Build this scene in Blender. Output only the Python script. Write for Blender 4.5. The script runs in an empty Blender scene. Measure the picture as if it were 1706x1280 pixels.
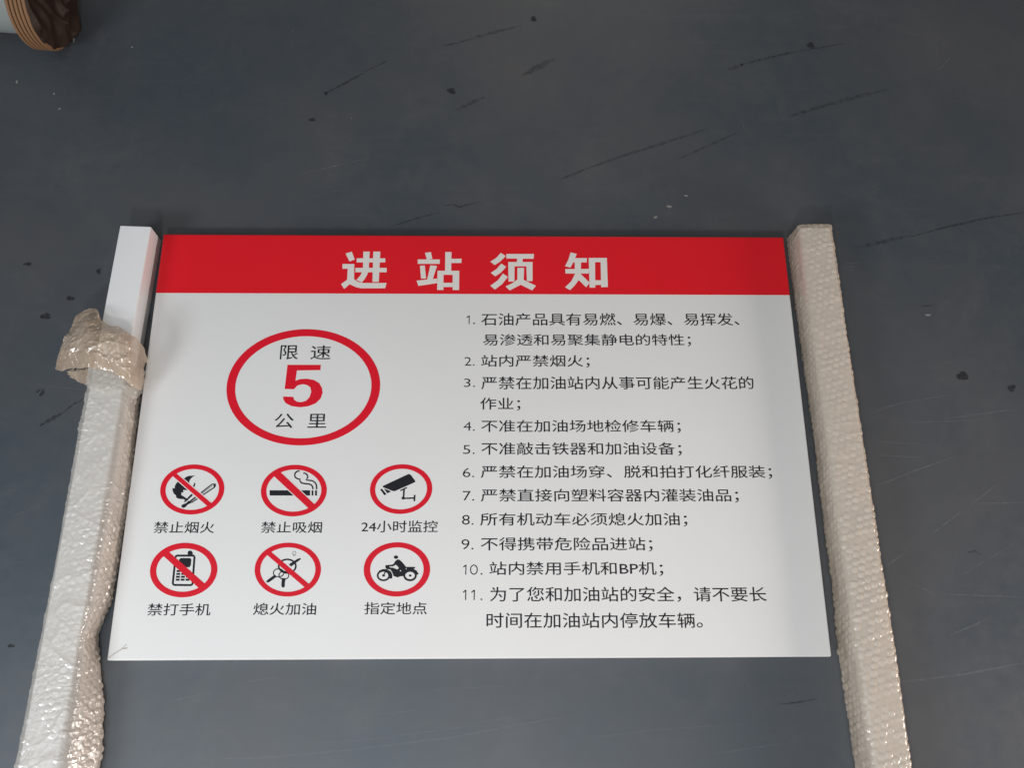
import bpy, bmesh, math, random
import numpy as np
from mathutils.geometry import tessellate_polygon
from mathutils import Vector, Euler, Matrix

R = math.radians
rng = np.random.default_rng(7)
random.seed(7)
scene = bpy.context.scene
COL = scene.collection

# ------------------------------------------------------------------ camera
CAM_LOC = Vector((0.0270, -0.3677, 1.3196))
CAM_ROT = Euler((0.32753, -0.02106, -0.00586), 'XYZ')
FPX = 1500.0                                   # focal length in pixels of a 1706 px wide picture
cam_d = bpy.data.cameras.new('camera')
cam_d.sensor_width = 36.0
cam_d.lens = FPX / 1706.0 * 36.0
cam_d.clip_start = 0.01
cam_d.clip_end = 100.0
cam = bpy.data.objects.new('camera', cam_d)
cam.location = CAM_LOC
cam.rotation_euler = CAM_ROT
COL.objects.link(cam)
scene.camera = cam

# ------------------------------------------------------------------ world and lamps
world = bpy.data.worlds.new('World')
scene.world = world
world.use_nodes = True
bg = world.node_tree.nodes['Background']
bg.inputs['Color'].default_value = (1.0, 0.95, 0.88, 1)
bg.inputs['Strength'].default_value = 0.12

def area_lamp(name, loc, target, sx, sy, power, color):
    l = bpy.data.lights.new(name, 'AREA')
    l.shape = 'RECTANGLE'
    l.size, l.size_y = sx, sy
    l.energy = power
    l.color = color
    o = bpy.data.objects.new(name, l)
    o.location = loc
    o.rotation_euler = (Vector(target) - Vector(loc)).to_track_quat('-Z', 'Y').to_euler()
    COL.objects.link(o)
    return o

area_lamp('lamp_open_door', (-2.2, -1.8, 1.75), (0, -0.2, 0), 0.9, 0.8, 50, (0.88, 0.94, 1.0))
area_lamp('lamp_warm_side', (2.3, -0.9, 0.50), (-0.5, 0, 0), 0.8, 0.5, 40, (1.0, 0.89, 0.83))
area_lamp('lamp_overhead', (-0.3, -1.75, 1.75), (-0.1, -0.3, 0), 0.22, 0.22, 21, (1.0, 0.95, 0.90))
area_lamp('lamp_back', (0.6, 3.8, 1.7), (0, 0, 0), 0.9, 0.6, 11, (1.0, 0.86, 0.72))
area_lamp('lamp_added_panel', (-0.7, -1.2, 3.2), (-0.7, -1.2, 0), 3.4, 2.2, 40, (0.78, 0.89, 1.0))  # added unseen overhead panel, its reflection brightens the floor low and left

scene.view_settings.view_transform = 'Standard'
scene.view_settings.look = 'None'
scene.view_settings.exposure = -0.12
scene.view_settings.gamma = 1.0

# ------------------------------------------------------------------ helpers
CM = CAM_ROT.to_matrix()
def at(px, py, z):
    """point of the horizontal plane at height z measured at that place in the survey photo (1706 px wide)"""
    d = CM @ Vector(((px - 853.0) / FPX, -(py - 640.0) / FPX, -1.0))
    t = (z - CAM_LOC.z) / d.z
    return CAM_LOC + d * t

def tag(o, label=None, cat=None, group=None, kind=None):
    if label: o['label'] = label
    if cat: o['category'] = cat
    if group: o['group'] = group
    if kind: o['kind'] = kind
    return o

def mesh_obj(name, verts, faces, mat, parent=None, smooth=False):
    me = bpy.data.meshes.new(name)
    me.from_pydata([tuple(v) for v in verts], [], faces)
    me.materials.append(mat)
    if smooth:
        me.polygons.foreach_set('use_smooth', [True] * len(me.polygons))
    me.update()
    o = bpy.data.objects.new(name, me)
    COL.objects.link(o)
    if parent: o.parent = parent
    return o

def empty(name, loc=(0, 0, 0), parent=None):
    o = bpy.data.objects.new(name, None)
    o.empty_display_size = 0.05
    o.location = loc
    COL.objects.link(o)
    if parent: o.parent = parent
    return o

def keep(o):
    """keep world position under a parent that sits elsewhere"""
    if o.parent: o.matrix_parent_inverse = Matrix.Translation(-Vector(o.parent.location))
    return o

def grid_faces(nu, nv, wrap_u=False):
    f = []
    for j in range(nv - 1):
        for i in range(nu if wrap_u else nu - 1):
            a = j * nu + i
            b = j * nu + (i + 1) % nu
            f.append((a, b, b + nu, a + nu))
    return f

def hash2(ix, iy, seed):
    h = (ix.astype(np.int64) * 374761393 + iy.astype(np.int64) * 668265263 + seed * 1442695041) & 0xFFFFFFFF
    h = ((h ^ (h >> 13)) * 1274126177) & 0xFFFFFFFF
    return ((h ^ (h >> 16)) & 0xFFFFFF) / float(0xFFFFFF)

def vnoise(x, y, seed=0):
    ix, iy = np.floor(x), np.floor(y)
    fx, fy = x - ix, y - iy
    fx, fy = fx * fx * (3 - 2 * fx), fy * fy * (3 - 2 * fy)
    ix, iy = ix.astype(np.int64), iy.astype(np.int64)
    a, b = hash2(ix, iy, seed), hash2(ix + 1, iy, seed)
    c, d = hash2(ix, iy + 1, seed), hash2(ix + 1, iy + 1, seed)
    return (a * (1 - fx) + b * fx) * (1 - fy) + (c * (1 - fx) + d * fx) * fy

def ridged(x, y, seed=0):
    return 1 - np.abs(2 * vnoise(x, y, seed) - 1)

def hexbubble(s, t, p, r, seed, popped=0.25):
    """domes on a hexagonal lattice of pitch p: 0..1"""
    ca, sa = math.cos(0.30), math.sin(0.30)
    s, t = s * ca - t * sa, s * sa + t * ca
    ph = p * 0.866
    out = np.zeros_like(s)
    row0 = np.floor(t / ph)
    for dr in (-1, 0, 1, 2):
        row = row0 + dr
        off = np.where(np.mod(row, 2) == 0, 0.0, 0.5)
        col = np.round(s / p - off)
        cx = (col + off) * p
        cy = row * ph + (hash2(col.astype(np.int64), row.astype(np.int64), seed + 5) - .5) * p * 0.16
        h1 = hash2(col.astype(np.int64), row.astype(np.int64), seed)
        amp = np.where(h1 < popped, 0.25, 0.65 + 0.35 * h1)
        d2 = ((s - cx) ** 2 + (t - cy) ** 2) / (r * r)
        out = np.maximum(out, amp * np.sqrt(np.clip(1 - d2, 0, 1)))
    return out

# ------------------------------------------------------------------ materials
def new_mat(name):
    m = bpy.data.materials.new(name)
    m.use_nodes = True
    nt = m.node_tree
    return m, nt, nt.nodes, nt.links, nt.nodes['Principled BSDF']

def noise_node(nt, scale, detail=4, rough=0.55, stretch=None, rot=None, dist=0.0):
    tc = nt.nodes.new('ShaderNodeTexCoord')
    mp = nt.nodes.new('ShaderNodeMapping')
    if stretch: mp.inputs['Scale'].default_value = stretch
    if rot: mp.inputs['Rotation'].default_value = rot
    n = nt.nodes.new('ShaderNodeTexNoise')
    n.inputs['Scale'].default_value = scale
    n.inputs['Detail'].default_value = detail
    n.inputs['Roughness'].default_value = rough
    n.inputs['Distortion'].default_value = dist
    nt.links.new(tc.outputs['Object'], mp.inputs['Vector'])
    nt.links.new(mp.outputs['Vector'], n.inputs['Vector'])
    return n

def ramp(nt, src, stops):
    r = nt.nodes.new('ShaderNodeValToRGB')
    e = r.color_ramp.elements
    while len(e) < len(stops): e.new(0.5)
    for k, (p, c) in enumerate(stops):
        e[k].position = p
        e[k].color = (c, c, c, 1) if isinstance(c, (int, float)) else (*c, 1)
    nt.links.new(src, r.inputs['Fac'])
    return r

def mixc(nt, fac, a, b, mode='MIX'):
    m = nt.nodes.new('ShaderNodeMix')
    m.data_type = 'RGBA'
    m.blend_type = mode
    for idx, v in ((0, fac), (6, a), (7, b)):
        if hasattr(v, 'is_output'): nt.links.new(v, m.inputs[idx])
        elif idx == 0: m.inputs[0].default_value = v
        else: m.inputs[idx].default_value = (*v, 1)
    return m.outputs[2]

def bump(nt, src, strength, dist, bsdf, prev=None):
    b = nt.nodes.new('ShaderNodeBump')
    b.inputs['Strength'].default_value = strength
    b.inputs['Distance'].default_value = dist
    nt.links.new(src, b.inputs['Height'])
    if prev: nt.links.new(prev, b.inputs['Normal'])
    nt.links.new(b.outputs['Normal'], bsdf.inputs['Normal'])
    return b.outputs['Normal']

# floor: dark blue-grey painted sheet, faint mottling and hairline wear
M_floor, nt, N, L, P = new_mat('painted_floor')
n1 = noise_node(nt, 2.2, 5, 0.6)
n2 = noise_node(nt, 40, 6, 0.7)
n3 = noise_node(nt, 9, 5, 0.65, stretch=(0.5, 6.0, 1.0), rot=(0, 0, R(14)))
c = mixc(nt, ramp(nt, n1.outputs['Fac'], [(0.38, 0.0), (0.62, 1.0)]).outputs['Color'], (0.038, 0.053, 0.068), (0.066, 0.070, 0.077))
c = mixc(nt, ramp(nt, n2.outputs['Fac'], [(0.42, 0.0), (0.75, 0.35)]).outputs['Color'], c, (0.055, 0.060, 0.066))
c = mixc(nt, ramp(nt, n3.outputs['Fac'], [(0.55, 0.0), (0.80, 0.30)]).outputs['Color'], c, (0.085, 0.088, 0.09))
n4 = noise_node(nt, 420, 3, 0.8)
c = mixc(nt, ramp(nt, n4.outputs['Fac'], [(0.60, 0.0), (0.72, 0.45)]).outputs['Color'], c, (0.13, 0.13, 0.13))
n5 = noise_node(nt, 7, 6, 0.75, dist=0.6)
c = mixc(nt, ramp(nt, n5.outputs['Fac'], [(0.52, 0.0), (0.72, 0.22)]).outputs['Color'], c, (0.12, 0.12, 0.118))
L.new(c, P.inputs['Base Color'])
rr = ramp(nt, n2.outputs['Fac'], [(0.3, 0.40), (0.8, 0.50)])
L.new(rr.outputs['Color'], P.inputs['Roughness'])
P.inputs['Specular IOR Level'].default_value = 1.0
nb = bump(nt, n2.outputs['Fac'], 0.10, 0.001, P)
bump(nt, n1.outputs['Fac'], 0.10, 0.01, P, nb)

def print_mat(name, col, rough=0.38, var=0.04):
    m, nt, N, L, P = new_mat(name)
    n = noise_node(nt, 14, 4, 0.6)
    a = tuple(x * (1 - var) for x in col)
    b = tuple(min(1, x * (1 + var)) for x in col)
    L.new(mixc(nt, n.outputs['Fac'], a, b), P.inputs['Base Color'])
    P.inputs['Specular IOR Level'].default_value = 0.3
    P.inputs['Roughness'].default_value = rough
    return m

M_panel, nt, N, L, P = new_mat('white_lacquer_panel')
n1 = noise_node(nt, 3, 4, 0.6)
n2 = noise_node(nt, 120, 3, 0.6)
L.new(mixc(nt, n1.outputs['Fac'], (0.72, 0.71, 0.695), (0.77, 0.76, 0.745)), P.inputs['Base Color'])
n3 = noise_node(nt, 11, 6, 0.7, dist=0.8)
L.new(ramp(nt, n3.outputs['Fac'], [(0.35, 0.34), (0.7, 0.50)]).outputs['Color'], P.inputs['Roughness'])
bump(nt, n2.outputs['Fac'], 0.04, 0.0005, P)
M_red = print_mat('red_vinyl', (0.70, 0.011, 0.020), 0.36)
M_red2 = print_mat('red_ink', (0.68, 0.008, 0.024), 0.38)
M_black = print_mat('black_ink', (0.012, 0.012, 0.017), 0.45)
M_head = print_mat('grey_white_vinyl', (0.72, 0.69, 0.65), 0.45)
M_white = print_mat('white_vinyl', (0.74, 0.73, 0.71), 0.42)

M_post, nt, N, L, P = new_mat('white_powder_coat')
n1 = noise_node(nt, 6, 5, 0.65, stretch=(1, 0.3, 1))
n2 = noise_node(nt, 60, 4, 0.7)
c = mixc(nt, n1.outputs['Fac'], (0.74, 0.74, 0.745), (0.80, 0.795, 0.79))
c = mixc(nt, ramp(nt, n2.outputs['Fac'], [(0.64, 0.0), (0.78, 0.35)]).outputs['Color'], c, (0.45, 0.45, 0.46))
L.new(c, P.inputs['Base Color'])
P.inputs['Roughness'].default_value = 0.33
bump(nt, n2.outputs['Fac'], 0.05, 0.0005, P)

def film_mat(name, ca, cb, opac, rough, bscale=90, bstr=0.35, bdist=0.0015, gloss=0.055):
    m, nt, N, L, P = new_mat(name)
    n1 = noise_node(nt, 18, 5, 0.65)
    n2 = noise_node(nt, bscale, 2, 0.5, dist=1.2)
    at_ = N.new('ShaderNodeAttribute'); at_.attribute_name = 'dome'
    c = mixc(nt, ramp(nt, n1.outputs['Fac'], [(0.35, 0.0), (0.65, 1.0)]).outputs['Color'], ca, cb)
    c = mixc(nt, at_.outputs['Fac'], c, tuple(min(0.95, x * 1.07) for x in cb))  # tints bubble tops lighter, so shade between bubbles is in the colour
    L.new(c, P.inputs['Base Color'])
    P.inputs['Roughness'].default_value = rough
    P.inputs['Specular IOR Level'].default_value = 0.4
    nb = bump(nt, n2.outputs['Fac'], bstr, bdist, P)
    tr = N.new('ShaderNodeBsdfTransparent')
    tr.inputs['Color'].default_value = (0.97, 0.95, 0.92, 1)
    tl = N.new('ShaderNodeBsdfTranslucent')
    tl.inputs['Color'].default_value = (*cb, 1)
    m1 = N.new('ShaderNodeMixShader'); m1.inputs[0].default_value = 0.25
    m2 = N.new('ShaderNodeMixShader')
    L.new(P.outputs[0], m1.inputs[1]); L.new(tl.outputs[0], m1.inputs[2])
    op = ramp(nt, n1.outputs['Fac'], [(0.3, opac - 0.08), (0.7, opac + 0.08)])
    fo = N.new('ShaderNodeAttribute'); fo.attribute_name = 'fold'      # doubled film lets less through
    ad = N.new('ShaderNodeMath'); ad.operation = 'ADD'; ad.use_clamp = True
    L.new(op.outputs['Color'], ad.inputs[0])
    mu = N.new('ShaderNodeMath'); mu.operation = 'MULTIPLY'; mu.inputs[1].default_value = 0.5
    L.new(fo.outputs['Fac'], mu.inputs[0]); L.new(mu.outputs[0], ad.inputs[1])
    L.new(mixc(nt, fo.outputs['Fac'], c, (0.76, 0.655, 0.565)), P.inputs['Base Color'])
    L.new(ad.outputs[0], m2.inputs[0])
    L.new(tr.outputs[0], m2.inputs[1]); L.new(m1.outputs[0], m2.inputs[2])
    gl = N.new('ShaderNodeBsdfGlossy'); gl.inputs['Roughness'].default_value = 0.09
    L.new(nb, gl.inputs['Normal'])
    m3 = N.new('ShaderNodeMixShader')
    m3.inputs[0].default_value = gloss; L.new(m2.outputs[0], m3.inputs[1]); L.new(gl.outputs[0], m3.inputs[2])
    L.new(m3.outputs[0], N['Material Output'].inputs['Surface'])
    return m

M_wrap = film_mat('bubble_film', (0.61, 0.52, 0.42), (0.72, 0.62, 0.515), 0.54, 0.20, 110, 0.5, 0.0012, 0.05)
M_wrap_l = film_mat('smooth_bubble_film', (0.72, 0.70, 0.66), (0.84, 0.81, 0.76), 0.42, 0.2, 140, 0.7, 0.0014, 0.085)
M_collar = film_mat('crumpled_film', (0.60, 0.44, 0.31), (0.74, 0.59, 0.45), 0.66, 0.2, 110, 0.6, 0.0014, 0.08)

def mark_mat(name, col, alpha, scale, lo=0.35, hi=0.6):
    m, nt, N, L, P = new_mat(name)
    n = noise_node(nt, scale, 4, 0.7)
    r = ramp(nt, n.outputs['Fac'], [(lo, 0.0), (hi, alpha)])
    P.inputs['Base Color'].default_value = (*col, 1)
    P.inputs['Roughness'].default_value = 0.6
    L.new(r.outputs['Color'], P.inputs['Alpha'])
    return m
M_dark = mark_mat('dark_scuff', (0.016, 0.017, 0.020), 0.52, 160)
M_faint = mark_mat('faint_scuff', (0.02, 0.022, 0.026), 0.30, 90)
M_scr = mark_mat('pale_scratch', (0.30, 0.31, 0.32), 0.24, 120, 0.3, 0.65)
M_blob = mark_mat('dark_spot', (0.012, 0.013, 0.016), 0.75, 220, 0.25, 0.6)
M_dust = mark_mat('pale_speck', (0.28, 0.27, 0.25), 0.8, 200, 0.1, 0.3)

# ------------------------------------------------------------------ floor
NX = 40
fv = [(-2.5 + 5.0 * i / NX, -2.5 + 5.0 * j / NX, 0.0) for j in range(NX + 1) for i in range(NX + 1)]
floor = mesh_obj('floor', fv, grid_faces(NX + 1, NX + 1), M_floor)
tag(floor, kind='structure')

def ribbon(name, pts, w, mat, z=0.0005, jitter=0.35, parent=floor, step=3.0):
    """a scuff of uneven width along a line on the floor (pts measured in the photo)"""
    P2 = []
    for (a, b) in zip(pts[:-1], pts[1:]):
        n = max(2, int(math.dist(a, b) / step))
        P2 += [(a[0] + (b[0] - a[0]) * k / n, a[1] + (b[1] - a[1]) * k / n) for k in range(n)]
    P2.append(pts[-1])
    P2 = [(x + random.uniform(-.3, .3), y + random.uniform(-.3, .3)) for x, y in P2]
    vs = []
    n = len(P2)
    for k, (x, y) in enumerate(P2):
        x0, y0 = P2[max(0, k - 1)]; x1, y1 = P2[min(n - 1, k + 1)]
        dx, dy = x1 - x0, y1 - y0
        l = math.hypot(dx, dy) or 1
        end = min(1.0, 0.25 + 2.5 * min(k, n - 1 - k) / max(1, n))
        h = w * 0.5 * end * (1 + random.uniform(-jitter, jitter))
        vs += [at(x - dy / l * h, y + dx / l * h, z), at(x + dy / l * h, y - dx / l * h, z)]
    fs = [(2 * k, 2 * k + 1, 2 * k + 3, 2 * k + 2) for k in range(n - 1)]
    return mesh_obj(name, vs, fs, mat, parent)

def blob(name, cx, cy, rx, ry, mat, z=0.0006, ang=0, jag=0.3, parent=floor):
    n = 22; p1, p2 = random.uniform(0, 6.3), random.uniform(0, 6.3)
    vs = [at(cx, cy, z)]
    for k in range(n):
        a = 2 * math.pi * k / n
        q = 1 + jag * (math.sin(a * 2 + p1) * .5 + math.sin(a * 3 + p2) * .5 + random.uniform(-.25, .25))
        x, y = rx * q * math.cos(a), ry * q * math.sin(a)
        vs.append(at(cx + x * math.cos(ang) - y * math.sin(ang), cy + x * math.sin(ang) + y * math.cos(ang), z))
    return mesh_obj(name, vs, [(0, 1 + k, 1 + (k + 1) % n) for k in range(n)], mat, parent)

for pts, w in [([(540, 156), (560, 146), (590, 130), (612, 117)], 3.2), ([(612, 117), (645, 101)], 1.8),
               ([(738, 76), (762, 71)], 2.2),
               ([(1235, 108), (1262, 100), (1300, 91), (1345, 82)], 2.6), ([(1345, 82), (1408, 72)], 2.0),
               ([(652, 377), (700, 362), (732, 354)], 2.2), ([(740, 343), (755, 340), (765, 345), (800, 336)], 2.2),
               ([(1515, 395), (1570, 380), (1640, 364), (1706, 354)], 3.0),
               ([(66, 710), (90, 696), (104, 688)], 6.0), ([(104, 688), (122, 674), (140, 664)], 3.0),
               ([(1300, 1174), (1330, 1171), (1362, 1165)], 2.6), ([(1530, 511), (1560, 508)], 2.0),
               ([(1612, 922), (1625, 918), (1634, 925)], 2.6), ([(60, 655), (68, 648)], 4)]:
    ribbon('scuff_mark', pts, w, M_dark)
for pts, w in [([(762, 71), (815, 55), (870, 42)], 5), ([(870, 125), (925, 97)], 9), ([(755, 185), (810, 160)], 6),
               ([(965, 285), (1030, 262), (1090, 243), (1180, 214)], 4.5), ([(1310, 195), (1400, 168), (1480, 148)], 6),
               ([(1210, 116), (1235, 108)], 6), ([(1130, 265), (1230, 220)], 4), ([(930, 300), (975, 282)], 4),
               ([(1430, 412), (1520, 392)], 6), ([(1320, 455), (1400, 440)], 3)]:
    ribbon('scuff_mark', pts, w, M_faint, 0.0004)
for pts, w in [([(1456, 812), (1520, 786), (1592, 760)], 2.2), ([(1620, 839), (1640, 824), (1661, 807)], 1.8), ([(1620, 839), (1706, 838)], 1.6),
               ([(1546, 895), (1605, 850)], 1.8), ([(1476, 943), (1508, 922)], 2.4), ([(1490, 963), (1545, 984), (1568, 1002)], 1.4),
               ([(1560, 990), (1706, 995)], 1.6), ([(1500, 1137), (1600, 1125), (1706, 1105)], 3.4), ([(1440, 757), (1530, 762)], 1.4),
               ([(1450, 735), (1560, 742)], 1.2), ([(470, 1243), (620, 1232), (762, 1213), (900, 1185)], 1.4),
               ([(300, 1268), (450, 1262), (600, 1248), (760, 1228), (960, 1190)], 3.4), ([(285, 1168), (350, 1155)], 2.4),
               ([(1408, 438), (1432, 439)], 1.6), ([(1408, 444), (1428, 445)], 1.4), ([(1237, 200), (1240, 214)], 1.4),
               ([(40, 640), (200, 655)], 1.0), ([(1560, 700), (1706, 680)], 1.6), ([(1480, 705), (1640, 700)], 1.2),
               ([(1600, 960), (1690, 905)], 1.2), ([(1580, 1060), (1650, 1030)], 2.6), ([(900, 1240), (1100, 1216), (1250, 1206)], 1.4),
               ([(390, 1140), (470, 1128)], 1.4), ([(700, 1150), (860, 1143)], 1.2), ([(1180, 1258), (1330, 1236)], 1.6),
               ([(20, 860), (75, 842)], 1.2), ([(30, 1075), (60, 1050)], 1.2), ([(1440, 690), (1500, 672), (1600, 655)], 1.2),
               ([(500, 290), (620, 262)], 1.2), ([(1560, 120), (1590, 88)], 1.4), ([(640, 1190), (700, 1183)], 1.4)]:
    ribbon('scratch', pts, w, M_scr, 0.0007, 0.5)
for cx, cy, rx, ry, a in [(1604, 627, 10, 6.5, .4), (1686, 647, 7, 5, .2), (76, 527, 8, 5.5, 0.1), (46, 440, 6, 3, 0), (752, 151, 8, 4, .2),
                          (1351, 75, 6, 5, 0), (543, 155, 3, 3, 0), (520, 199, 5, 3, 0), (117, 497, 6, 4, 0), (164, 452, 4, 4, 0), (1236, 107, 3, 2, 0), (70, 655, 3, 6, 0.4),
                          (889, 31, 5, 4, 0), (18, 1077, 5, 3, 0)]:
    blob('dark_spot', cx, cy, rx, ry, M_blob, ang=a)
for cx, cy, rx, ry in [(1546, 525, 4.5, 1.6), (123, 66, 2.5, 3.5), (220, 78, 1.8, 1.3), (28, 136, 2, 2.4), (90, 156, 1.5, 1.8), (99, 181, 2.4, 1.2), (1115, 344, 4, 2.4), (1143, 326, 3, 1.6), (1092, 362, 3, 2)]:
    blob('pale_speck', cx, cy, rx, ry, M_dust)
for k in range(26):                                   # fine grit lying about
    x, y = random.uniform(0, 1706), random.uniform(0, 1280)
    if 150 < x < 1420 and 370 < y < 1110: continue
    q = random.uniform(0.5, 1.1)
    blob('pale_speck' if k % 2 else 'dark_spot', x, y, q, q * 0.8, M_dust if k % 2 else M_blob, 0.0008)

# ------------------------------------------------------------------ sign board
BZ = 0.020            # its face
ctr = Vector((0, 0, 0))
board = empty('sign_board', ctr)
tag(board, 'white notice board with red header band and black Chinese rules lying between the two posts', 'sign')
HX, HY = 0.5, 0.32695
bm = bmesh.new()
bmesh.ops.create_cube(bm, size=1.0)
for v in bm.verts:
    v.co = Vector((v.co.x * 2 * HX, v.co.y * 2 * HY, 0.003 + (v.co.z + 0.5) * (BZ - 0.003)))
bmesh.ops.bevel(bm, geom=list(bm.edges), offset=0.0022, segments=4, profile=0.5, affect='EDGES')
me = bpy.data.meshes.new('panel'); bm.to_mesh(me); bm.free()
me.materials.append(M_panel)
for p in me.polygons: p.use_smooth = True
panel = bpy.data.objects.new('panel', me); COL.objects.link(panel); panel.parent = board
panel.data.set_sharp_from_angle(angle=R(50))

# header band: a red vinyl skin over the face, rolled over the bevel of the three edges
y_lo = at(800, 490, BZ).y
def skin_profile(h):      # height of the rolled edge skin: distance outward -> (offset, z)
    e = 0.0022
    return [(-e + (e + 0.0001) * math.sin(a), BZ - e + (e + 0.00012) * math.cos(a)) for a in [math.pi / 2 * k / 5 for k in range(6)]] + [(0.0001, 0.006)]
prof = skin_profile(0)
vs, fs = [], []
rings = []
corn = [(-HX, y_lo), (-HX, HY), (HX, HY), (HX, y_lo)]
for off, z in prof:
    r = [(-HX - off, y_lo, z), (-HX - off, HY + off, z), (HX + off, HY + off, z), (HX + off, y_lo, z)]
    rings.append(len(vs)); vs += r
fs.append((3, 2, 1, 0))
for a, b in zip(rings[:-1], rings[1:]):
    for k in range(3):
        fs.append((a + k, a + k + 1, b + k + 1, b + k))
header = mesh_obj('header_band', vs, fs, M_red, board)

class Print:
    """flat print on the board: polygons stacked a few hundredths of a millimetre apart"""
    def __init__(s, z0=0.00006):
        s.v, s.f, s.z = [], [], BZ + z0
    def poly(s, pts, tf=lambda p: p):
        P2 = [at(*tf(p), s.z) for p in pts]
        a = sum(P2[i].x * P2[(i + 1) % len(P2)].y - P2[(i + 1) % len(P2)].x * P2[i].y for i in range(len(P2)))
        if a < 0: P2.reverse()
        b = len(s.v); s.v += P2; s.f += [tuple(b + i for i in t) for t in tessellate_polygon([P2])]; s.z += 0.000004
    def stroke(s, pts, w, tf=lambda p: p, closed=False):
        n = len(pts)
        if closed: pts = pts + [pts[0]]; n += 1
        L_, R_ = [], []
        for k in range(n):
            if closed: a, b = pts[(k - 1) % (n - 1)], pts[(k + 1) % (n - 1)]
            else: a, b = pts[max(0, k - 1)], pts[min(n - 1, k + 1)]
            dx, dy = b[0] - a[0], b[1] - a[1]; l = math.hypot(dx, dy) or 1
            L_.append((pts[k][0] - dy / l * w / 2, pts[k][1] + dx / l * w / 2)); R_.append((pts[k][0] + dy / l * w / 2, pts[k][1] - dx / l * w / 2))
        b0 = len(s.v)
        for p, q in zip(L_, R_): s.v += [at(*tf(p), s.z), at(*tf(q), s.z)]
        s.f += [(b0 + 2 * k, b0 + 2 * k + 1, b0 + 2 * k + 3, b0 + 2 * k + 2) for k in range(n - 1)]
        s.z += 0.000004
    def ellipse(s, cx, cy, rx, ry, tf=lambda p: p):
        s.poly([(cx + rx * math.cos(2 * math.pi * k / 32), cy + ry * math.sin(2 * math.pi * k / 32)) for k in range(32)], tf)
    def ring(s, cx, cy, rx, ry, w, tf=lambda p: p):
        s.stroke([(cx + rx * math.cos(2 * math.pi * k / 40), cy + ry * math.sin(2 * math.pi * k / 40)) for k in range(40)], w, tf, True)
    def build(s, name, mat, parent):
        me = bpy.data.meshes.new(name); bm = bmesh.new()
        vv = [bm.verts.new(v) for v in s.v]
        for f in s.f:
            try: bm.faces.new([vv[i] for i in f])
            except ValueError: pass
        bmesh.ops.triangulate(bm, faces=[f for f in bm.faces if len(f.verts) > 4])
        for f in bm.faces:
            f.normal_update()
            if f.normal.z < 0: f.normal_flip()
        bm.to_mesh(me); bm.free(); me.materials.append(mat)
        o = bpy.data.objects.new(name, me); COL.objects.link(o); o.parent = parent
        return o

def crop(x0, y0, sc): return lambda p: (x0 + p[0] / sc, y0 + p[1] / sc)

# heading 进站须知, cut from white vinyl
c1, c2 = crop(560, 410, 7.108), crop(800, 410, 7.108)
def heading(tf, polys):
    p = Print(0.00022)
    for q in polys: p.poly(q, tf)
    return p.build('heading_character', M_head, board)
heading(c1, [[(112, 88), (185, 65), (220, 160), (158, 182)],
             [(75, 212), (215, 212), (213, 385), (228, 405), (262, 425), (320, 437), (597, 437), (580, 500), (300, 500), (240, 488), (200, 470), (160, 452), (95, 508), (58, 450), (130, 400), (137, 268), (75, 268)],
             [(243, 145), (582, 145), (582, 193), (243, 193)], [(228, 258), (598, 258), (598, 310), (228, 310)],
             [(322, 65), (398, 65), (385, 290), (365, 345), (340, 388), (305, 430), (240, 402), (285, 350), (306, 310), (318, 260)],
             [(440, 65), (523, 65), (505, 425), (430, 425)]])
heading(c1, [[(1052, 80), (1122, 70), (1140, 150), (1075, 160)], [(967, 158), (1228, 158), (1226, 210), (967, 210)], [(992, 232), (1050, 230), (1065, 385), (1005, 385)],
             [(1115, 228), (1195, 235), (1140, 405), (1076, 405)], [(953, 410), (1195, 385), (1198, 438), (975, 472)], [(1293, 70), (1366, 70), (1362, 300), (1290, 300)],
             [(1360, 150), (1487, 150), (1482, 200), (1360, 200)], [(1200, 292), (1272, 292), (1270, 520), (1197, 520)], [(1380, 292), (1458, 292), (1456, 520), (1380, 520)],
             [(1200, 292), (1458, 292), (1458, 340), (1200, 340)], [(1262, 435), (1388, 435), (1388, 485), (1262, 485)]])
heading(c2, [[(245, 80), (303, 118), (240, 180), (172, 225), (120, 185), (190, 140)], [(250, 207), (308, 245), (245, 315), (180, 358), (125, 318), (195, 270)],
             [(270, 325), (328, 365), (260, 450), (175, 515), (120, 470), (210, 405)], [(310, 93), (637, 93), (632, 150), (310, 147)], [(440, 143), (505, 143), (500, 195), (432, 195)],
             [(332, 188), (408, 188), (405, 420), (335, 420)], [(545, 188), (620, 188), (620, 415), (553, 415)], [(332, 188), (620, 188), (620, 240), (332, 240)],
             [(440, 258), (520, 258), (515, 400), (660, 470), (615, 525), (480, 458), (350, 525), (300, 478), (380, 440), (440, 395)]])
heading(c2, [[(1070, 75), (1143, 92), (1115, 165), (1070, 255), (1005, 238), (1045, 160)], [(1090, 142), (1265, 142), (1260, 193), (1080, 193)], [(1120, 190), (1195, 190), (1190, 330), (1120, 330)],
             [(1008, 272), (1290, 270), (1285, 325), (1010, 325)], [(1130, 315), (1190, 325), (1165, 405), (1120, 465), (1065, 522), (1005, 488), (1080, 415)], [(1180, 320), (1297, 435), (1255, 488), (1155, 390)],
             [(1285, 140), (1360, 140), (1362, 492), (1295, 492)], [(1425, 140), (1500, 140), (1512, 485), (1432, 487)], [(1285, 140), (1500, 140), (1500, 190), (1285, 190)], [(1355, 405), (1438, 405), (1436, 458), (1357, 462)]])

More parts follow.
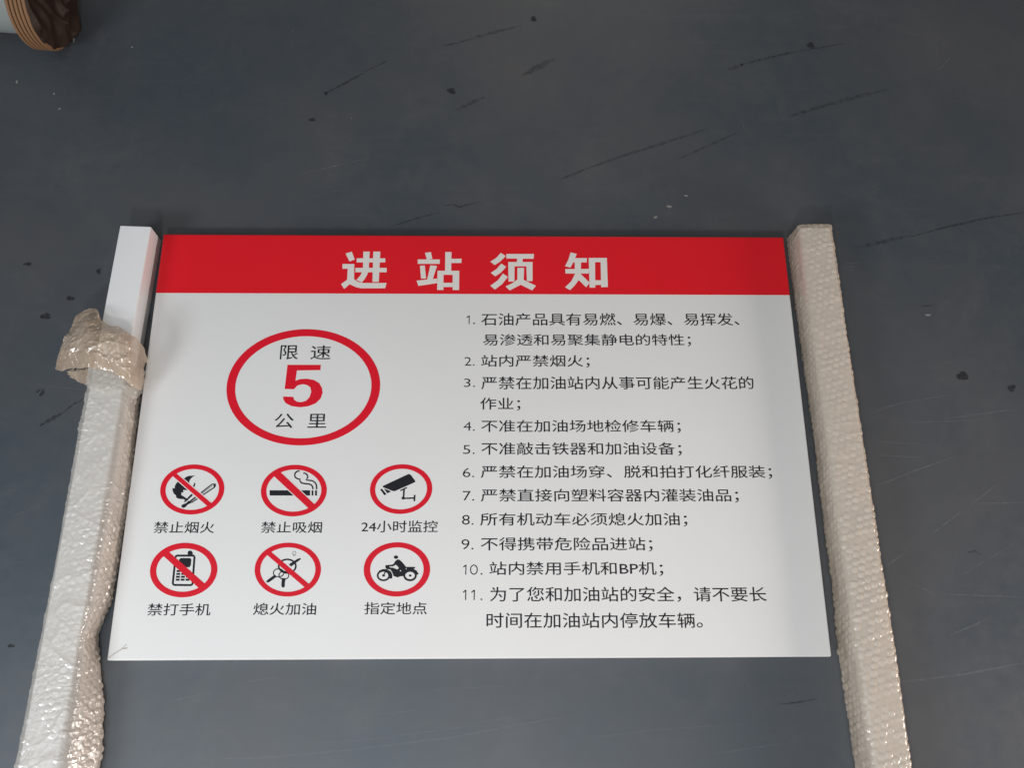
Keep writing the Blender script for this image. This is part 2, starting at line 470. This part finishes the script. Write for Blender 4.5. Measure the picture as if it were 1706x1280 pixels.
# running text, set in the font that ships with Blender
def text(name, body, xl, xr, yt, yb, mat=None, offset=0.0, slant=0.0):
    cu = bpy.data.curves.new(name, 'FONT')
    cu.body = body
    cu.resolution_u = 3
    cu.offset = offset
    o = bpy.data.objects.new(name, cu)
    COL.objects.link(o)
    bpy.context.view_layer.update()
    me = bpy.data.meshes.new_from_object(o)
    bpy.data.objects.remove(o)
    n = len(me.vertices)
    co = np.empty(n * 3); me.vertices.foreach_get('co', co); co = co.reshape(n, 3)
    mn, mx = co.min(0), co.max(0)
    ym = (yt + yb) / 2
    a, b = at(xl, ym, BZ), at(xr, ym, BZ)
    h = (at((xl + xr) / 2, yt, BZ) - at((xl + xr) / 2, yb, BZ)).length
    ux = (b - a)
    u = (co[:, 0] - mn[0]) / (mx[0] - mn[0])
    v = (co[:, 1] - mn[1]) / (mx[1] - mn[1]) - 0.5
    out = np.empty_like(co)
    out[:, 0] = a.x + ux.x * u + slant * v * h
    out[:, 1] = a.y + ux.y * u + h * v
    out[:, 2] = BZ + 0.00006
    me.vertices.foreach_set('co', out.ravel())
    if not body.rstrip('.').isdigit():                        # the printed strokes are a little heavier than the font's
        bm = bmesh.new(); bm.from_mesh(me)
        g = bmesh.ops.duplicate(bm, geom=bm.verts[:] + bm.edges[:] + bm.faces[:])
        for e_ in g['geom']:
            if isinstance(e_, bmesh.types.BMVert): e_.co += Vector((0.00038, 0.00020, 0.000006))
        bm.to_mesh(me); bm.free()
    me.materials.clear(); me.materials.append(mat or M_black)
    me.update(); me.name = name
    t = bpy.data.objects.new(name, me); COL.objects.link(t); t.parent = board
    return t

T = [('1.', 775.5, 791.5, 525.5, 540), ('石油产品具有易燃、易爆、易挥发、', 801.7, 1231, 522, 542.5), ('易渗透和易聚集静电的特性；', 804.4, 1150.5, 556.8, 577.5),
     ('2.', 773.8, 790.8, 595, 609.5), ('站内严禁烟火；', 801.7, 981.9, 591.8, 612.9),
     ('3.', 773, 791.5, 631, 645), ('严禁在加油站内从事可能产生火花的', 801.7, 1255, 627.5, 649), ('作业；', 800, 866.6, 663, 684.6),
     ('4.', 772, 791, 703, 718), ('不准在加油场地检修车辆；', 801.7, 1133.5, 700, 722),
     ('5.', 771.5, 791, 742, 756.7), ('不准敲击铁器和加油设备；', 801.7, 1135, 737.5, 760),
     ('6.', 771, 790, 780, 795.5), ('严禁在加油场穿、脱和拍打化纤服装；', 801, 1285.5, 776, 798.5),
     ('7.', 771, 790, 818.6, 834.6), ('严禁直接向塑料容器内灌装油品；', 801, 1230, 815, 838),
     ('8.', 769.7, 789, 858.4, 874.7), ('所有机动车必须熄火加油；', 800, 1144.5, 855, 878),
     ('9.', 768.7, 789, 899, 916), ('不得携带危险品进站；', 801, 1086.6, 895.8, 919.6),
     ('10.', 770.4, 803.7, 940.7, 958), ('站内禁用手机和BP机；', 815.3, 1104.3, 936.6, 960.4),
     ('11.', 769.7, 803.7, 982.5, 1000.5), ('为了您和加油站的安全，请不要长', 816.3, 1276.4, 978.4, 1003.6), ('时间在加油站内停放车辆。', 810.5, 1170, 1021.6, 1047)]
def number(chars):
    p = Print(0.00006)
    for ch, xl, xr, yt, yb in chars:
        h = yb - yt
        if ch == '1': p.poly([(xr - 0.11 * h, yt), (xr, yt), (xr - 0.02 * h, yb), (xr - 0.13 * h, yb), (xr - 0.11 * h, yt + 0.17 * h), (xl, yt + 0.30 * h), (xl, yt + 0.19 * h)])
        elif ch == '0':
            cx, cy = (xl + xr) / 2, (yt + yb) / 2; p.ring(cx, cy, (xr - xl) / 2 - 0.9, h / 2 - 0.9, 1.8)
        else: p.poly([(xl, yb - 2.4), (xr, yb - 2.4), (xr, yb), (xl, yb)])
    p.build('rule_number', M_black, board)
number([('1', 777.2, 782.6, 525.8, 540), ('.', 788.6, 791.2, 525, 540)])
number([('1', 771.6, 777.2, 941.5, 958), ('0', 783, 796, 941.2, 958.2), ('.', 800.8, 803.6, 941, 958)])
number([('1', 771.2, 777, 983.3, 1000.3), ('1', 785.3, 791.2, 983.3, 1000.3), ('.', 800.6, 803.6, 983, 1000.3)])
for body, xl, xr, yt, yb in T:
    if body in ('1.', '10.', '11.'): continue
    text('rule_number' if body[0].isdigit() else 'rule_text', body, xl, xr, yt, yb, offset=-0.005 if body[0].isdigit() else 0.0)
for body, xl, xr, yt, yb in [('禁止烟火', 256.4, 356.8, 869.8, 888.8), ('禁止吸烟', 435, 536, 869.8, 888.5), ('24小时监控', 602, 729, 868, 887.5),
                             ('禁打手机', 245.8, 350.5, 1006.4, 1026.3), ('熄火加油', 422, 526.3, 1005.5, 1025.3), ('指定地点', 607, 711, 1004, 1024.5)]:
    text('caption', body, xl, xr, yt, yb)
for body, xl, xr, yt, yb in [('限', 466.9, 496.5, 575.4, 599), ('速', 517.6, 550.8, 575.6, 599), ('公', 457.4, 489, 689.6, 713.6), ('里', 512.8, 543.6, 690, 713)]:
    text('speed_limit_text', body, xl, xr, yt, yb)
five = Print(0.00006)
five.poly([(818, 278), (994, 278), (991, 306), (868, 308), (860, 362), (885, 353), (920, 351), (958, 358), (985, 374), (1000, 400), (1003, 425), (993, 455), (968, 480), (930, 496), (885, 502), (840, 496),
           (808, 480), (796, 460), (795, 445), (849, 447), (853, 462), (868, 472), (888, 475), (915, 468), (934, 448), (943, 420), (938, 396), (920, 384), (898, 380), (870, 387), (852, 407), (803, 405)], crop(220, 520, 3.159))
five.build('speed_limit_number', M_red2, board)

def oval(Lp, Rp, Tp, Bp, wi, name, parent, z0=0.00020):
    """outer oval through its four extreme points; wi = widths of the band at left, right, top, bottom"""
    cx, cy = (Lp[0] + Rp[0]) / 2, (Tp[1] + Bp[1]) / 2
    a, b = (Rp[0] - Lp[0]) / 2, (Bp[1] - Tp[1]) / 2
    ph = math.asin((Lp[1] - Rp[1]) / 2 / b)
    w = (wi[0] + wi[1]) / 2; h = (wi[2] + wi[3]) / 2
    N_ = 96
    vs = []
    for A, B in ((a, b), (a - w, b - h)):
        for k in range(N_):
            t = 2 * math.pi * k / N_
            vs.append(at(cx + A * math.cos(t), cy - B * math.sin(t + ph), BZ + z0))
    fs = [(k, (k + 1) % N_, N_ + (k + 1) % N_, N_ + k) for k in range(N_)]
    return mesh_obj(name, vs, fs, M_red2, parent)

oval((377.3, 648.2), (633.4, 639.7), (512.8, 548.5), (498.6, 742.5), (14.6, 14.5, 11.7, 12), 'speed_limit_ring', board)

def pictogram(name, ext, wi, slash, border=0):
    e = empty(name, ctr, board)
    oval(*ext, wi, 'ring', e)
    if slash:
        (a, b, c_, d) = slash      # top edge start, bottom edge start, top edge end, bottom edge end
        def grow(k):
            ax, ay = (a[0] + b[0]) / 2, (a[1] + b[1]) / 2; bx, by = (c_[0] + d[0]) / 2, (c_[1] + d[1]) / 2
            l = math.hypot(bx - ax, by - ay); ex, ey = (bx - ax) / l * 3, (by - ay) / l * 3
            g = lambda p, m: (m[0] + (p[0] - m[0]) * k, m[1] + (p[1] - m[1]) * k)
            return [(g(a, (ax, ay))[0] - ex, g(a, (ax, ay))[1] - ey), (g(c_, (bx, by))[0] + ex, g(c_, (bx, by))[1] + ey),
                    (g(d, (bx, by))[0] + ex, g(d, (bx, by))[1] + ey), (g(b, (ax, ay))[0] - ex, g(b, (ax, ay))[1] - ey)]
        if border: p = Print(0.00013); p.poly(grow(border)); p.build('slash_border', M_white, e)
        p = Print(0.00018); p.poly(grow(1.0)); p.build('slash', M_red2, e)
    return e

# no fire
e = pictogram('no_fire_pictogram', ((266.8, 818.5), (373.8, 813.8), (326, 774.2), (316.5, 857.8)), (9.2, 8.9, 7.7, 7.8), ((294.7, 789.7), (288.7, 794.4), (351.9, 838.2), (345, 843.4)), 1.35)
tf = crop(250, 760, 11.636)
p = Print(0.00004)
p.poly([(655, 440), (700, 405), (760, 385), (880, 382), (830, 405), (790, 440), (768, 480), (757, 525), (740, 580), (720, 665), (640, 662), (652, 705), (603, 715), (612, 740), (598, 752), (650, 785), (700, 818), (725, 835), (745, 850), (700, 885), (655, 903), (682, 862), (650, 838), (600, 838), (530, 825), (497, 793), (508, 772), (462, 733), (437, 680), (433, 622), (478, 628), (477, 595), (500, 540), (535, 500), (600, 450)], tf)
p.poly([(850, 508), (882, 540), (870, 580), (850, 612), (822, 590), (845, 560), (855, 535)], tf)
p.poly([(655, 885), (800, 735), (835, 762), (715, 868), (685, 892)], tf)
p.stroke([(775, 878), (1205, 547)], 24, tf); p.stroke([(805, 905), (1255, 602)], 24, tf); p.stroke([(800, 880), (1210, 580)], 10, tf)
p.poly([(1195, 535), (1282, 538), (1268, 608), (1232, 592), (1225, 560)], tf)
p.poly([(605, 965), (640, 935), (700, 915), (745, 870), (805, 885), (800, 912), (725, 950), (690, 992), (645, 1010), (612, 995)], tf)
p.build('flame_and_match', M_black, e)
# no smoking
e = pictogram('no_smoking_pictogram', ((434.6, 819.1), (544.5, 816), (493.8, 774.8), (487.5, 860.9)), (9.2, 9.2, 7.8, 8.2), ((467.9, 787.4), (455.5, 793), (524.1, 840.6), (513.9, 847.4)), 1.22)
tf = crop(400, 750, 4.415)
p = Print(0.00004)
p.poly([(217, 297), (515, 297), (515, 336), (217, 336)], tf); p.poly([(526, 297), (539, 297), (539, 336), (526, 336)], tf); p.poly([(551, 297), (566, 297), (566, 336), (551, 336)], tf)
p.stroke([(438, 155), (420, 157), (405, 170), (401, 188), (408, 204), (425, 213), (440, 216), (440, 230), (452, 243), (475, 248), (505, 250), (524, 258), (534, 272), (536, 290)], 11, tf)
p.stroke([(465, 170), (482, 173), (495, 186), (498, 204), (485, 221), (505, 223), (535, 228), (553, 242), (562, 260), (563, 290)], 11, tf)
p.build('cigarette', M_black, e)
# video monitoring
e = pictogram('video_monitoring_pictogram', ((616.3, 816.9), (720.2, 813.8), (670.1, 773.9), (667, 856.8)), (8.8, 8.8, 7.6, 7.6), None)
p = Print(0.00004)
p.poly([(1048, 266), (1236, 178), (1247, 178), (1256, 184), (1288, 226), (1288, 236), (1280, 241), (1135, 305), (1118, 301), (1052, 275)], tf)
p.poly([(1030, 292), (1043, 285), (1077, 325), (1062, 335)], tf); p.poly([(1057, 283), (1112, 305), (1083, 320)], tf)
p.poly([(1175, 296), (1225, 272), (1230, 280), (1182, 304)], tf); p.stroke([(1206, 288), (1202, 355)], 13, tf); p.ellipse(1200, 355, 13, 11, tf)
p.stroke([(1200, 357), (1282, 354)], 11, tf); p.poly([(1278, 331), (1291, 331), (1288, 379), (1275, 377)], tf)
p.build('camera_symbol', M_black, e)
# no phone calls
e = pictogram('no_phone_pictogram', ((249.8, 952), (362.2, 947.4), (312.6, 904.9), (300.8, 996)), (10.6, 10.5, 9.4, 9.6), ((283.3, 921.6), (272.7, 927.4), (340, 972), (330.1, 979.5)))
tf = crop(220, 740, 4.268)
p = Print(0.00004)
p.stroke([(320, 795), (435, 795), (441, 798), (444, 806), (430, 993), (426, 1001), (417, 1005), (300, 1004), (293, 1000), (290, 990), (309, 806), (313, 799)], 15, tf, True)
p.poly([(400, 796), (394, 775), (401, 762), (413, 758), (425, 763), (432, 775), (431, 796)], tf)
p.poly([(335, 820), (347, 812), (412, 812), (422, 820), (418, 865), (408, 878), (370, 878), (350, 868), (332, 850)], tf)
for r_ in range(4):
    for k in range(3):
        x = 317 + k * 35 - r_ * 2; y = 898 + r_ * 20.5
        p.poly([(x, y), (x + 28, y), (x + 27, y + 14.5), (x - 1, y + 14.5)], tf)
p.build('mobile_phone', M_black, e)
# switch engine off
e = pictogram('engine_off_pictogram', ((424.2, 950.5), (534.8, 948.9), (480.4, 904.7), (478.1, 994.6)), (9.2, 9.6, 7.8, 8), ((452.1, 920.3), (445.3, 925.5), (514.4, 973.1), (506.5, 978.3)))
tf = crop(400, 750, 4.415)
p = Print(0.00004)
p.ring(347, 856, 63, 50, 13, tf); p.ring(283, 905, 38, 30, 8, tf); p.ring(322, 923, 36, 29, 8, tf)
p.poly([(358, 842), (420, 803), (443, 795), (448, 804), (375, 860)], tf)
p.stroke([(262, 926), (236, 945), (206, 967)], 22, tf); p.ellipse(204, 968, 12, 8, tf)
p.stroke([(323, 944), (317, 975), (316, 1003)], 26, tf); p.ellipse(317, 1004, 11, 10, tf)
p.ring(398, 759, 13, 12, 3, tf); p.stroke([(391, 768), (393, 782), (403, 782), (405, 768)], 3, tf)
p.build('bunch_of_keys', M_black, e)
# motorcycle parking
e = pictogram('motorcycle_pictogram', ((605.9, 949.8), (716.6, 948.2), (662.7, 904), (659.8, 994.6)), (10.9, 10.9, 8.5, 8.9), None)
tf = crop(600, 890, 11.636)
p = Print(0.00004)
p.ellipse(695, 452, 43, 34, tf)
p.poly([(735, 492), (775, 508), (835, 570), (890, 640), (1050, 640), (1074, 652), (1040, 682), (1095, 712), (1138, 785), (1085, 795), (1055, 760), (1010, 735), (950, 730), (895, 755), (860, 800), (850, 820), (770, 825), (730, 847), (650, 820), (620, 740), (585, 690), (520, 690), (488, 655), (490, 608), (540, 605), (620, 595), (650, 580), (685, 520)], tf)
p.ring(452, 810, 112, 92, 36, tf); p.ring(968, 808, 112, 92, 40, tf)
p.ellipse(455, 808, 28, 24, tf); p.ellipse(970, 808, 26, 22, tf); p.stroke([(452, 808), (510, 700)], 24, tf)
p.poly([(340, 770), (365, 715), (430, 685), (500, 683), (560, 700), (605, 745), (628, 805), (618, 868), (560, 868), (570, 800), (540, 750), (500, 727), (430, 716), (380, 740)], tf)
p.build('rider_on_motorcycle', M_black, e)
p = Print(0.00015)
p.poly([(565, 634), (640, 628), (692, 600), (720, 625), (748, 655), (735, 686), (700, 684), (640, 655), (575, 652)], tf)
p.stroke([(530, 690), (585, 715), (620, 760), (645, 830)], 9, tf); p.ellipse(782, 716, 12, 12, tf); p.ellipse(893, 676, 9, 10, tf)
p.build('symbol_gap', M_white, e)
# scuffed lower left corner
M_corner = mark_mat('corner_scuff', (0.38, 0.33, 0.27), 0.5, 300, 0.3, 0.6)
s = Print(0.00006); s.stroke([(181, 1097), (190, 1090), (203, 1082), (211, 1074)], 2.0); s.stroke([(205, 1082), (212, 1080)], 2.5)
s.build('corner_scuff', M_corner, board)

# ------------------------------------------------------------------ posts and their bubble wrap
def frame_of(x_top, y_top, x_bot, y_bot):
    o = Vector((x_top, y_top, 0)); d = Vector((x_bot - x_top, y_bot - y_top, 0)).normalized()
    s = Vector((-d.y, d.x, 0))
    if s.x < 0: s = -s
    return o, d, s                       # origin, along, sideways to the right

def box_tube(name, o, d, s, w, h, z0, length, parent, mat, wall=0.002):
    """hollow square tube with small rounded edges, open ends closed by a recessed cap"""
    r, K = 0.0022, 4
    prof = []
    for cx, cz, a0 in ((w / 2 - r, h - r, 0), (-w / 2 + r, h - r, 90), (-w / 2 + r, r, 180), (w / 2 - r, r, 270)):
        for k in range(K + 1):
            a = R(a0 + 90 * k / K)
            prof.append((cx + r * math.cos(a), cz + r * math.sin(a)))
    n = len(prof)
    vs, fs = [], []
    for t in (0, 0.0008, length - 0.0008, length):
        q = 1 - 0.0008 / w * 2 if t in (0, length) else 1
        for (x, z) in prof:
            vs.append(o + s * (x * q) + d * t + Vector((0, 0, z0 + h / 2 + (z - h / 2) * q)))
    for j in range(3):
        for k in range(n):
            fs.append((j * n + k, j * n + (k + 1) % n, (j + 1) * n + (k + 1) % n, (j + 1) * n + k))
    fs.append(tuple(range(n))[::-1]); fs.append(tuple(range(3 * n, 4 * n)))
    ob = mesh_obj(name, vs, fs, mat, parent)
    bm = bmesh.new(); bm.from_mesh(ob.data); bmesh.ops.recalc_face_normals(bm, faces=bm.faces); bm.to_mesh(ob.data); bm.free()
    for p_ in ob.data.polygons: p_.use_smooth = True
    ob.data.set_sharp_from_angle(angle=R(40))
    return ob

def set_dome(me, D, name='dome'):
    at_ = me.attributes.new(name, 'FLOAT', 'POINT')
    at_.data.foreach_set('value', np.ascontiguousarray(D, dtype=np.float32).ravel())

def sheath(name, o, d, s, w, h, z0, t0, t1, mat, parent, disp, cap=False, ds=0.0009, bulge=None, fold=None):
    """film wound round a post: a closed sleeve of real relief. disp(S, T) is the displacement in metres"""
    r = 0.005
    segs = []
    W2, H = w / 2, h
    pts, nrm = [], []
    def line(x0, z0_, x1, z1_, nx, nz):
        n = max(2, int(math.hypot(x1 - x0, z1_ - z0_) / ds))
        for k in range(n):
            pts.append((x0 + (x1 - x0) * k / n, z0_ + (z1_ - z0_) * k / n)); nrm.append((nx, nz))
    def arc(cx, cz, a0):
        n = 8
        for k in range(n):
            a = R(a0 - 90 * k / n)
            pts.append((cx + r * math.cos(a), cz + r * math.sin(a))); nrm.append((math.cos(a), math.sin(a)))
    # start bottom left, go up the left side, over the top, down the right side, back underneath (coarse)
    line(-W2, r, -W2, H - r, -1, 0); arc(-W2 + r, H - r, 180); line(-W2 + r, H, W2 - r, H, 0, 1); arc(W2 - r, H - r, 90)
    line(W2, H - r, W2, r, 1, 0); arc(W2 - r, r, 0)
    for k in range(8): pts.append((W2 - r - (w - 2 * r) * k / 8, 0)); nrm.append((0, 0))
    arc(-W2 + r, r, 270)
    pts, nrm = np.array(pts), np.array(nrm)
    seg = np.hypot(*(np.roll(pts, -1, 0) - pts).T)
    S1 = np.concatenate([[0], np.cumsum(seg)[:-1]])
    T1 = np.arange(t0, t1, ds)
    ncap = 0
    scale = np.ones(len(T1))
    if cap:
        kc = int((w / 2) / ds)
        T1 = np.concatenate([np.full(kc, t0), T1]); scale = np.concatenate([np.linspace(0.05, 1, kc), scale])
        ncap = kc
    Tpar = T1.copy()
    if cap: Tpar[:ncap] = t0 - (1 - scale[:ncap]) * w / 2
    S, T = np.meshgrid(S1, Tpar)
    D, DB = disp(S, T)
    sc = scale[:, None]
    X = pts[None, :, 0] + nrm[None, :, 0] * D
    Z = pts[None, :, 1] + nrm[None, :, 1] * D
    if bulge is not None: X, Z = bulge(X, Z, T)
    X = X * sc
    Z = (Z - h / 2) * sc + h / 2
    TT = np.broadcast_to(T1[:, None], S.shape).copy()
    if cap: TT[:ncap] -= 0.5 * D[:ncap] + 0.004 * np.sqrt(np.clip(1 - scale[:ncap, None] ** 2, 0, 1))
    Z = np.maximum(Z + z0, 0.0008)
    V = np.empty(S.shape + (3,))
    V[..., 0] = o.x + s.x * X + d.x * TT
    V[..., 1] = o.y + s.y * X + d.y * TT
    V[..., 2] = Z
    nu, nv = S.shape[1], S.shape[0]
    V = V.reshape(-1, 3)
    me = bpy.data.meshes.new(name)
    me.vertices.add(len(V)); me.vertices.foreach_set('co', V.ravel())
    jj, ii = np.meshgrid(np.arange(nv - 1), np.arange(nu), indexing='ij')
    a = jj * nu + ii; b = jj * nu + (ii + 1) % nu
    q = np.stack([a, a + nu, b + nu, b], -1).reshape(-1)
    nf = len(q) // 4
    me.loops.add(len(q)); me.loops.foreach_set('vertex_index', q.astype(np.int32))
    me.polygons.add(nf); me.polygons.foreach_set('loop_start', np.arange(0, nf * 4, 4, dtype=np.int32))
    me.update(calc_edges=True)
    me.polygons.foreach_set('use_smooth', np.ones(nf, dtype=bool))
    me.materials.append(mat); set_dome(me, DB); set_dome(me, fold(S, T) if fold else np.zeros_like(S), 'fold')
    ob = bpy.data.objects.new(name, me); COL.objects.link(ob); ob.parent = parent
    return ob

PH = 0.049
# left post: bare upper end, wrapped lower down
oL, dL, sL = frame_of(-0.5330, 0.3248, -0.5585, -0.4595)
postL = empty('sign_post'); tag(postL, 'bare-ended white square post left of the sign board, bubble wrap pulled back from its top', 'post', 'square posts beside the sign board')
box_tube('post_tube', oL, dL, sL, 0.0487, PH, 0.0010, 1.05, postL, M_post)
def disp_l(S, T):
    b = hexbubble(S + 0.003 * vnoise(S * 60, T * 60, 3), T, 0.0100, 0.0042, 11, 0.5)
    lowside = np.clip((T - 0.42) * 4, 0, 1)                   # bubbles stand out towards the lower end and on the inner side
    side = 1 / (1 + np.exp(-(S - 0.100) * 400))
    amp = 0.0012 * vnoise(S * 25, T * 14, 41) + 0.0010 * lowside * side + 0.0004 * side
    wr = 0.0013 * ridged(S * 150 + T * 60, T * 190, 5) ** 3 * vnoise(S * 24, T * 30, 12) ** 2 + 0.0008 * side * ridged(S * 90, T * 160 + S * 60, 15) ** 2 + 0.0012 * ridged(S * 30 + T * 22, T * 26 - S * 20, 9) ** 5
    slow = 0.0010 * vnoise(S * 12, T * 7, 2)
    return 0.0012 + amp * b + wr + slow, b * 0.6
bl = [(560, .002), (640, .006), (700, .009), (780, .013), (836, .015), (926, .015), (995, .015), (1030, .009), (1060, .004), (1100, .011), (1171, .027), (1266, .036), (1350, .036), (1500, .03)]
bT = [(at(200, q, .025) - oL).dot(dL) for q, _ in bl]; bV = [v for _, v in bl]
def bulge_l(X, Z, T):
    low = np.clip((T - 0.60) / 0.12, 0, 1)
    f = np.clip(X / 0.026, 0, 1) * np.clip(1.25 - Z / 0.05, 0.0, 1)
    g = np.clip(-X / 0.03, 0, 1)
    return X + f * np.interp(T, bT, bV) - g * (0.001 + 0.0025 * vnoise(T * 6, T * 0, 4)), Z + 0.003 * low * np.clip(Z / 0.05, 0, 1)
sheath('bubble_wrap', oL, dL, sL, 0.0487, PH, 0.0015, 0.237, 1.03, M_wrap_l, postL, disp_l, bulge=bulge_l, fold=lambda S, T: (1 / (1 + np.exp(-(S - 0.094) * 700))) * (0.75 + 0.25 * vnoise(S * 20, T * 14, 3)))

# right post: wrapped from end to end, bubbles outwards
oR, dR, sR = frame_of(0.5430, 0.3290, 0.5530, -0.4248)
postR = empty('sign_post'); tag(postR, 'square post right of the sign board wrapped end to end in bubble wrap', 'post', 'square posts beside the sign board')
box_tube('post_tube', oR, dR, sR, 0.0480, PH - 0.003, 0.0020, 1.05, postR, M_post)
def disp_r(S, T):
    b = hexbubble(S + 0.0025 * vnoise(S * 40, T * 30, 3), T + 0.002 * vnoise(S * 30, T * 25, 8), 0.0104, 0.0047, 21, 0.3)
    flat = vnoise(S * 14 + 3, T * 11, 6)
    amp = (0.0013 + 0.0007 * np.clip((T - 0.35) * 3, 0, 1)) * np.clip(0.5 + 0.8 * flat, 0.4, 1)
    amp = amp * (0.55 + 0.45 / (1 + np.exp(-(S - 0.050) * 300)))
    wr = 0.0007 * ridged(S * 40, T * 60, 5) ** 4
    seam = 0.0008 * (1 / (1 + np.exp(-(np.sin((T * 11 + S * 9)) - 0.6) * 18)))
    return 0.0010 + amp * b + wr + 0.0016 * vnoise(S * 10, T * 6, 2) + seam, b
def bulge_r(X, Z, T):
    f = np.clip(-X / 0.03, 0, 1) * np.clip(1.15 - Z / 0.05, 0, 1)
    k = np.clip(T / 0.75, 0, 1)
    return X - f * (0.005 + 0.003 * k + 0.003 * (vnoise(T * 9, T * 0, 14) - .5)), Z
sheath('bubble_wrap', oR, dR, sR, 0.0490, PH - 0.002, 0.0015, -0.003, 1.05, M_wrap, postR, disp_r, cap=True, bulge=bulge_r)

# crumpled end of the wrap folded back round the left post
def coons(name, top, bot, z_mid, mat, parent, nu=260, nv=130, crumple=0.0060, seed=1, thick=0.0):
    def samp(pts, u):
        P3 = np.array([at(*p_) for p_ in pts]); l = np.concatenate([[0], np.cumsum(np.linalg.norm(np.diff(P3, axis=0), axis=1))]); l /= l[-1]
        return np.stack([np.interp(u, l, P3[:, k]) for k in range(3)], -1)
    u = np.linspace(0, 1, nu); v = np.linspace(0, 1, nv)
    A, B = samp(top, u), samp(bot, u)
    U, V_ = np.meshgrid(u, v)
    Pp = A[None] * (1 - V_[..., None]) + B[None] * V_[..., None]
    X, Y = Pp[..., 0] * 100, Pp[..., 1] * 100
    wx = X + 1.2 * vnoise(X * 0.6, Y * 0.6, seed + 9); wy = Y + 1.2 * vnoise(X * 0.6, Y * 0.6, seed + 19)
    cr = (0.55 * ridged(wx * 0.30 + wy * .1, wy * 0.33, seed + 4) + 0.40 * ridged(wx * 0.75, wy * 0.65 - wx * .2, seed + 6) + 0.18 * ridged(wx * 1.5, wy * 1.4, seed + 7) - 0.4 + 0.5 * ridged(wx * 0.28, wy * 0.30, seed) ** 3 * 0.9 + ridged(wx * 0.6, wy * 0.55, seed + 1) ** 5 * 0.35 + ridged(wx * 2.0, wy * 1.7, seed + 2) ** 3 * 0.22 * vnoise(wx * .7, wy * .7, seed + 8) + 1.4 * (vnoise(wx * 0.25, wy * 0.25, seed + 3) - .5))
    bub = hexbubble(Pp[..., 0], Pp[..., 1], 0.0100, 0.0045, 5, 0.4)
    edge = np.clip(np.minimum(V_, 1 - V_) * 5, 0.25, 1)
    Pp[..., 2] += z_mid * np.sin(np.pi * V_) * np.clip(0.35 + np.sin(np.pi * U), 0, 1) + crumple * cr * edge + 0.0009 * bub
    jig = (vnoise(U * 14, V_ * 3, seed + 5) - .5) * 0.004
    Pp[..., 1] += jig * (np.abs(V_ - .5) * 2) ** 4
    Pp[..., 0] += (vnoise(U * 3, V_ * 7, seed + 6) - .5) * 0.004 * (np.abs(U - .5) * 2) ** 6
    return mesh_obj(name, Pp.reshape(-1, 3), [f[::-1] for f in grid_faces(nu, nv)], mat, parent, True)
coons('folded_wrap_end',
      [(128, 528, .040), (140, 520, .046), (158, 512, .056), (165, 522, .062), (170, 536, .064), (186, 544, .066), (207, 549, .065), (226, 562, .060), (241, 583, .042), (246, 602, .026)],
      [(91, 614, .034), (104, 618, .038), (125, 616, .046), (148, 613, .060), (165, 614, .064), (190, 622, .064), (208, 634, .062), (222, 645, .054), (236, 650, .038), (244, 637, .022)],
      0.016, M_collar, postL, seed=31)
coons('folded_wrap_lining',
      [(110, 618, .020), (128, 616, .024), (152, 612, .046)],
      [(118, 628, .012), (132, 638, .014), (150, 642, .040)],
      0.004, M_collar, postL, 60, 40, 0.002, 77)
coons('wrap_overlap',
      [(150, 600, .0555), (170, 600, .0565), (212, 605, .0565), (230, 612, .045), (243, 622, .016)],
      [(144, 642, .0555), (160, 655, .0570), (204, 652, .0570), (222, 668, .046), (240, 655, .016)],
      0.001, M_wrap_l, postL, 120, 60, 0.0012, 55)

# ------------------------------------------------------------------ ridged tube end at the top left corner
M_card = print_mat('tan_board', (0.22, 0.12, 0.06), 0.7, 0.15)  # ring colour darkened to carry the shade over this corner
M_groove = print_mat('brown_groove', (0.10, 0.05, 0.025), 0.7, 0.2)
M_plastic = print_mat('dark_brown_film', (0.030, 0.016, 0.011), 0.58, 0.6)  # brown film, darkened further for the shade it lies in
M_sheet = print_mat('grey_white_tube', (0.34, 0.36, 0.34), 0.5, 0.08)
tube = empty('roll_end'); tag(tube, 'pale tube ending in a ridged tan ring stuffed with dark brown plastic film', 'tube')
TR = 0.090; TC = at(86, -10, TR)
ax = Vector((0.995, -0.08, 0.0)).normalized()
def frame_ax(a):
    up = Vector((0, 0, 1)); sd = a.cross(up).normalized(); return sd, up
sd, up = frame_ax(ax)
def revolve(name, prof, mat, parent, n=96):
    vs = [TC + ax * t + (sd * math.cos(2 * math.pi * k / n) + up * math.sin(2 * math.pi * k / n)) * r for t, r in prof for k in range(n)]
    o = mesh_obj(name, vs, grid_faces(n, len(prof), True), mat, parent, True)
    return o
pr = []
for k in range(5):
    t0 = -0.034 + k * 0.0068
    for q in range(7):
        a = math.pi * q / 6
        pr.append((t0 + 0.0068 * q / 6, TR - 0.004 + 0.0035 * math.sin(a)))
revolve('ridged_ring', pr + [(0.001, TR - 0.006)], M_card, tube)
revolve('pale_tube', [(-0.034, TR - 0.006), (-0.036, TR - 0.024), (-0.60, TR - 0.024), (-0.60, 0.01)], M_sheet, tube)
n_, m_ = 90, 40
vs = []
for j in range(m_):
    r_ = (TR - 0.002) * (1 - j / (m_ - 1) * 0.98)
    for k in range(n_):
        a = 2 * math.pi * k / n_
        x, y = r_ * math.cos(a) * 34, r_ * math.sin(a) * 34
        X_, Y_ = np.array([x + 20.]), np.array([y + 20.])
        hgt = 0.014 * float(ridged(X_ * .6, Y_ * .6, 3)[0]) ** 2 + 0.010 * float(ridged(X_ * 1.4, Y_ * 1.2, 4)[0]) ** 2 + 0.012 * (1 - (r_ / TR) ** 2)
        if j == 0: hgt = 0.008
        vs.append(TC + ax * (hgt - 0.012) + (sd * math.cos(a) + up * math.sin(a)) * r_)
mesh_obj('brown_film', vs, grid_faces(n_, m_, True), M_plastic, tube, True)
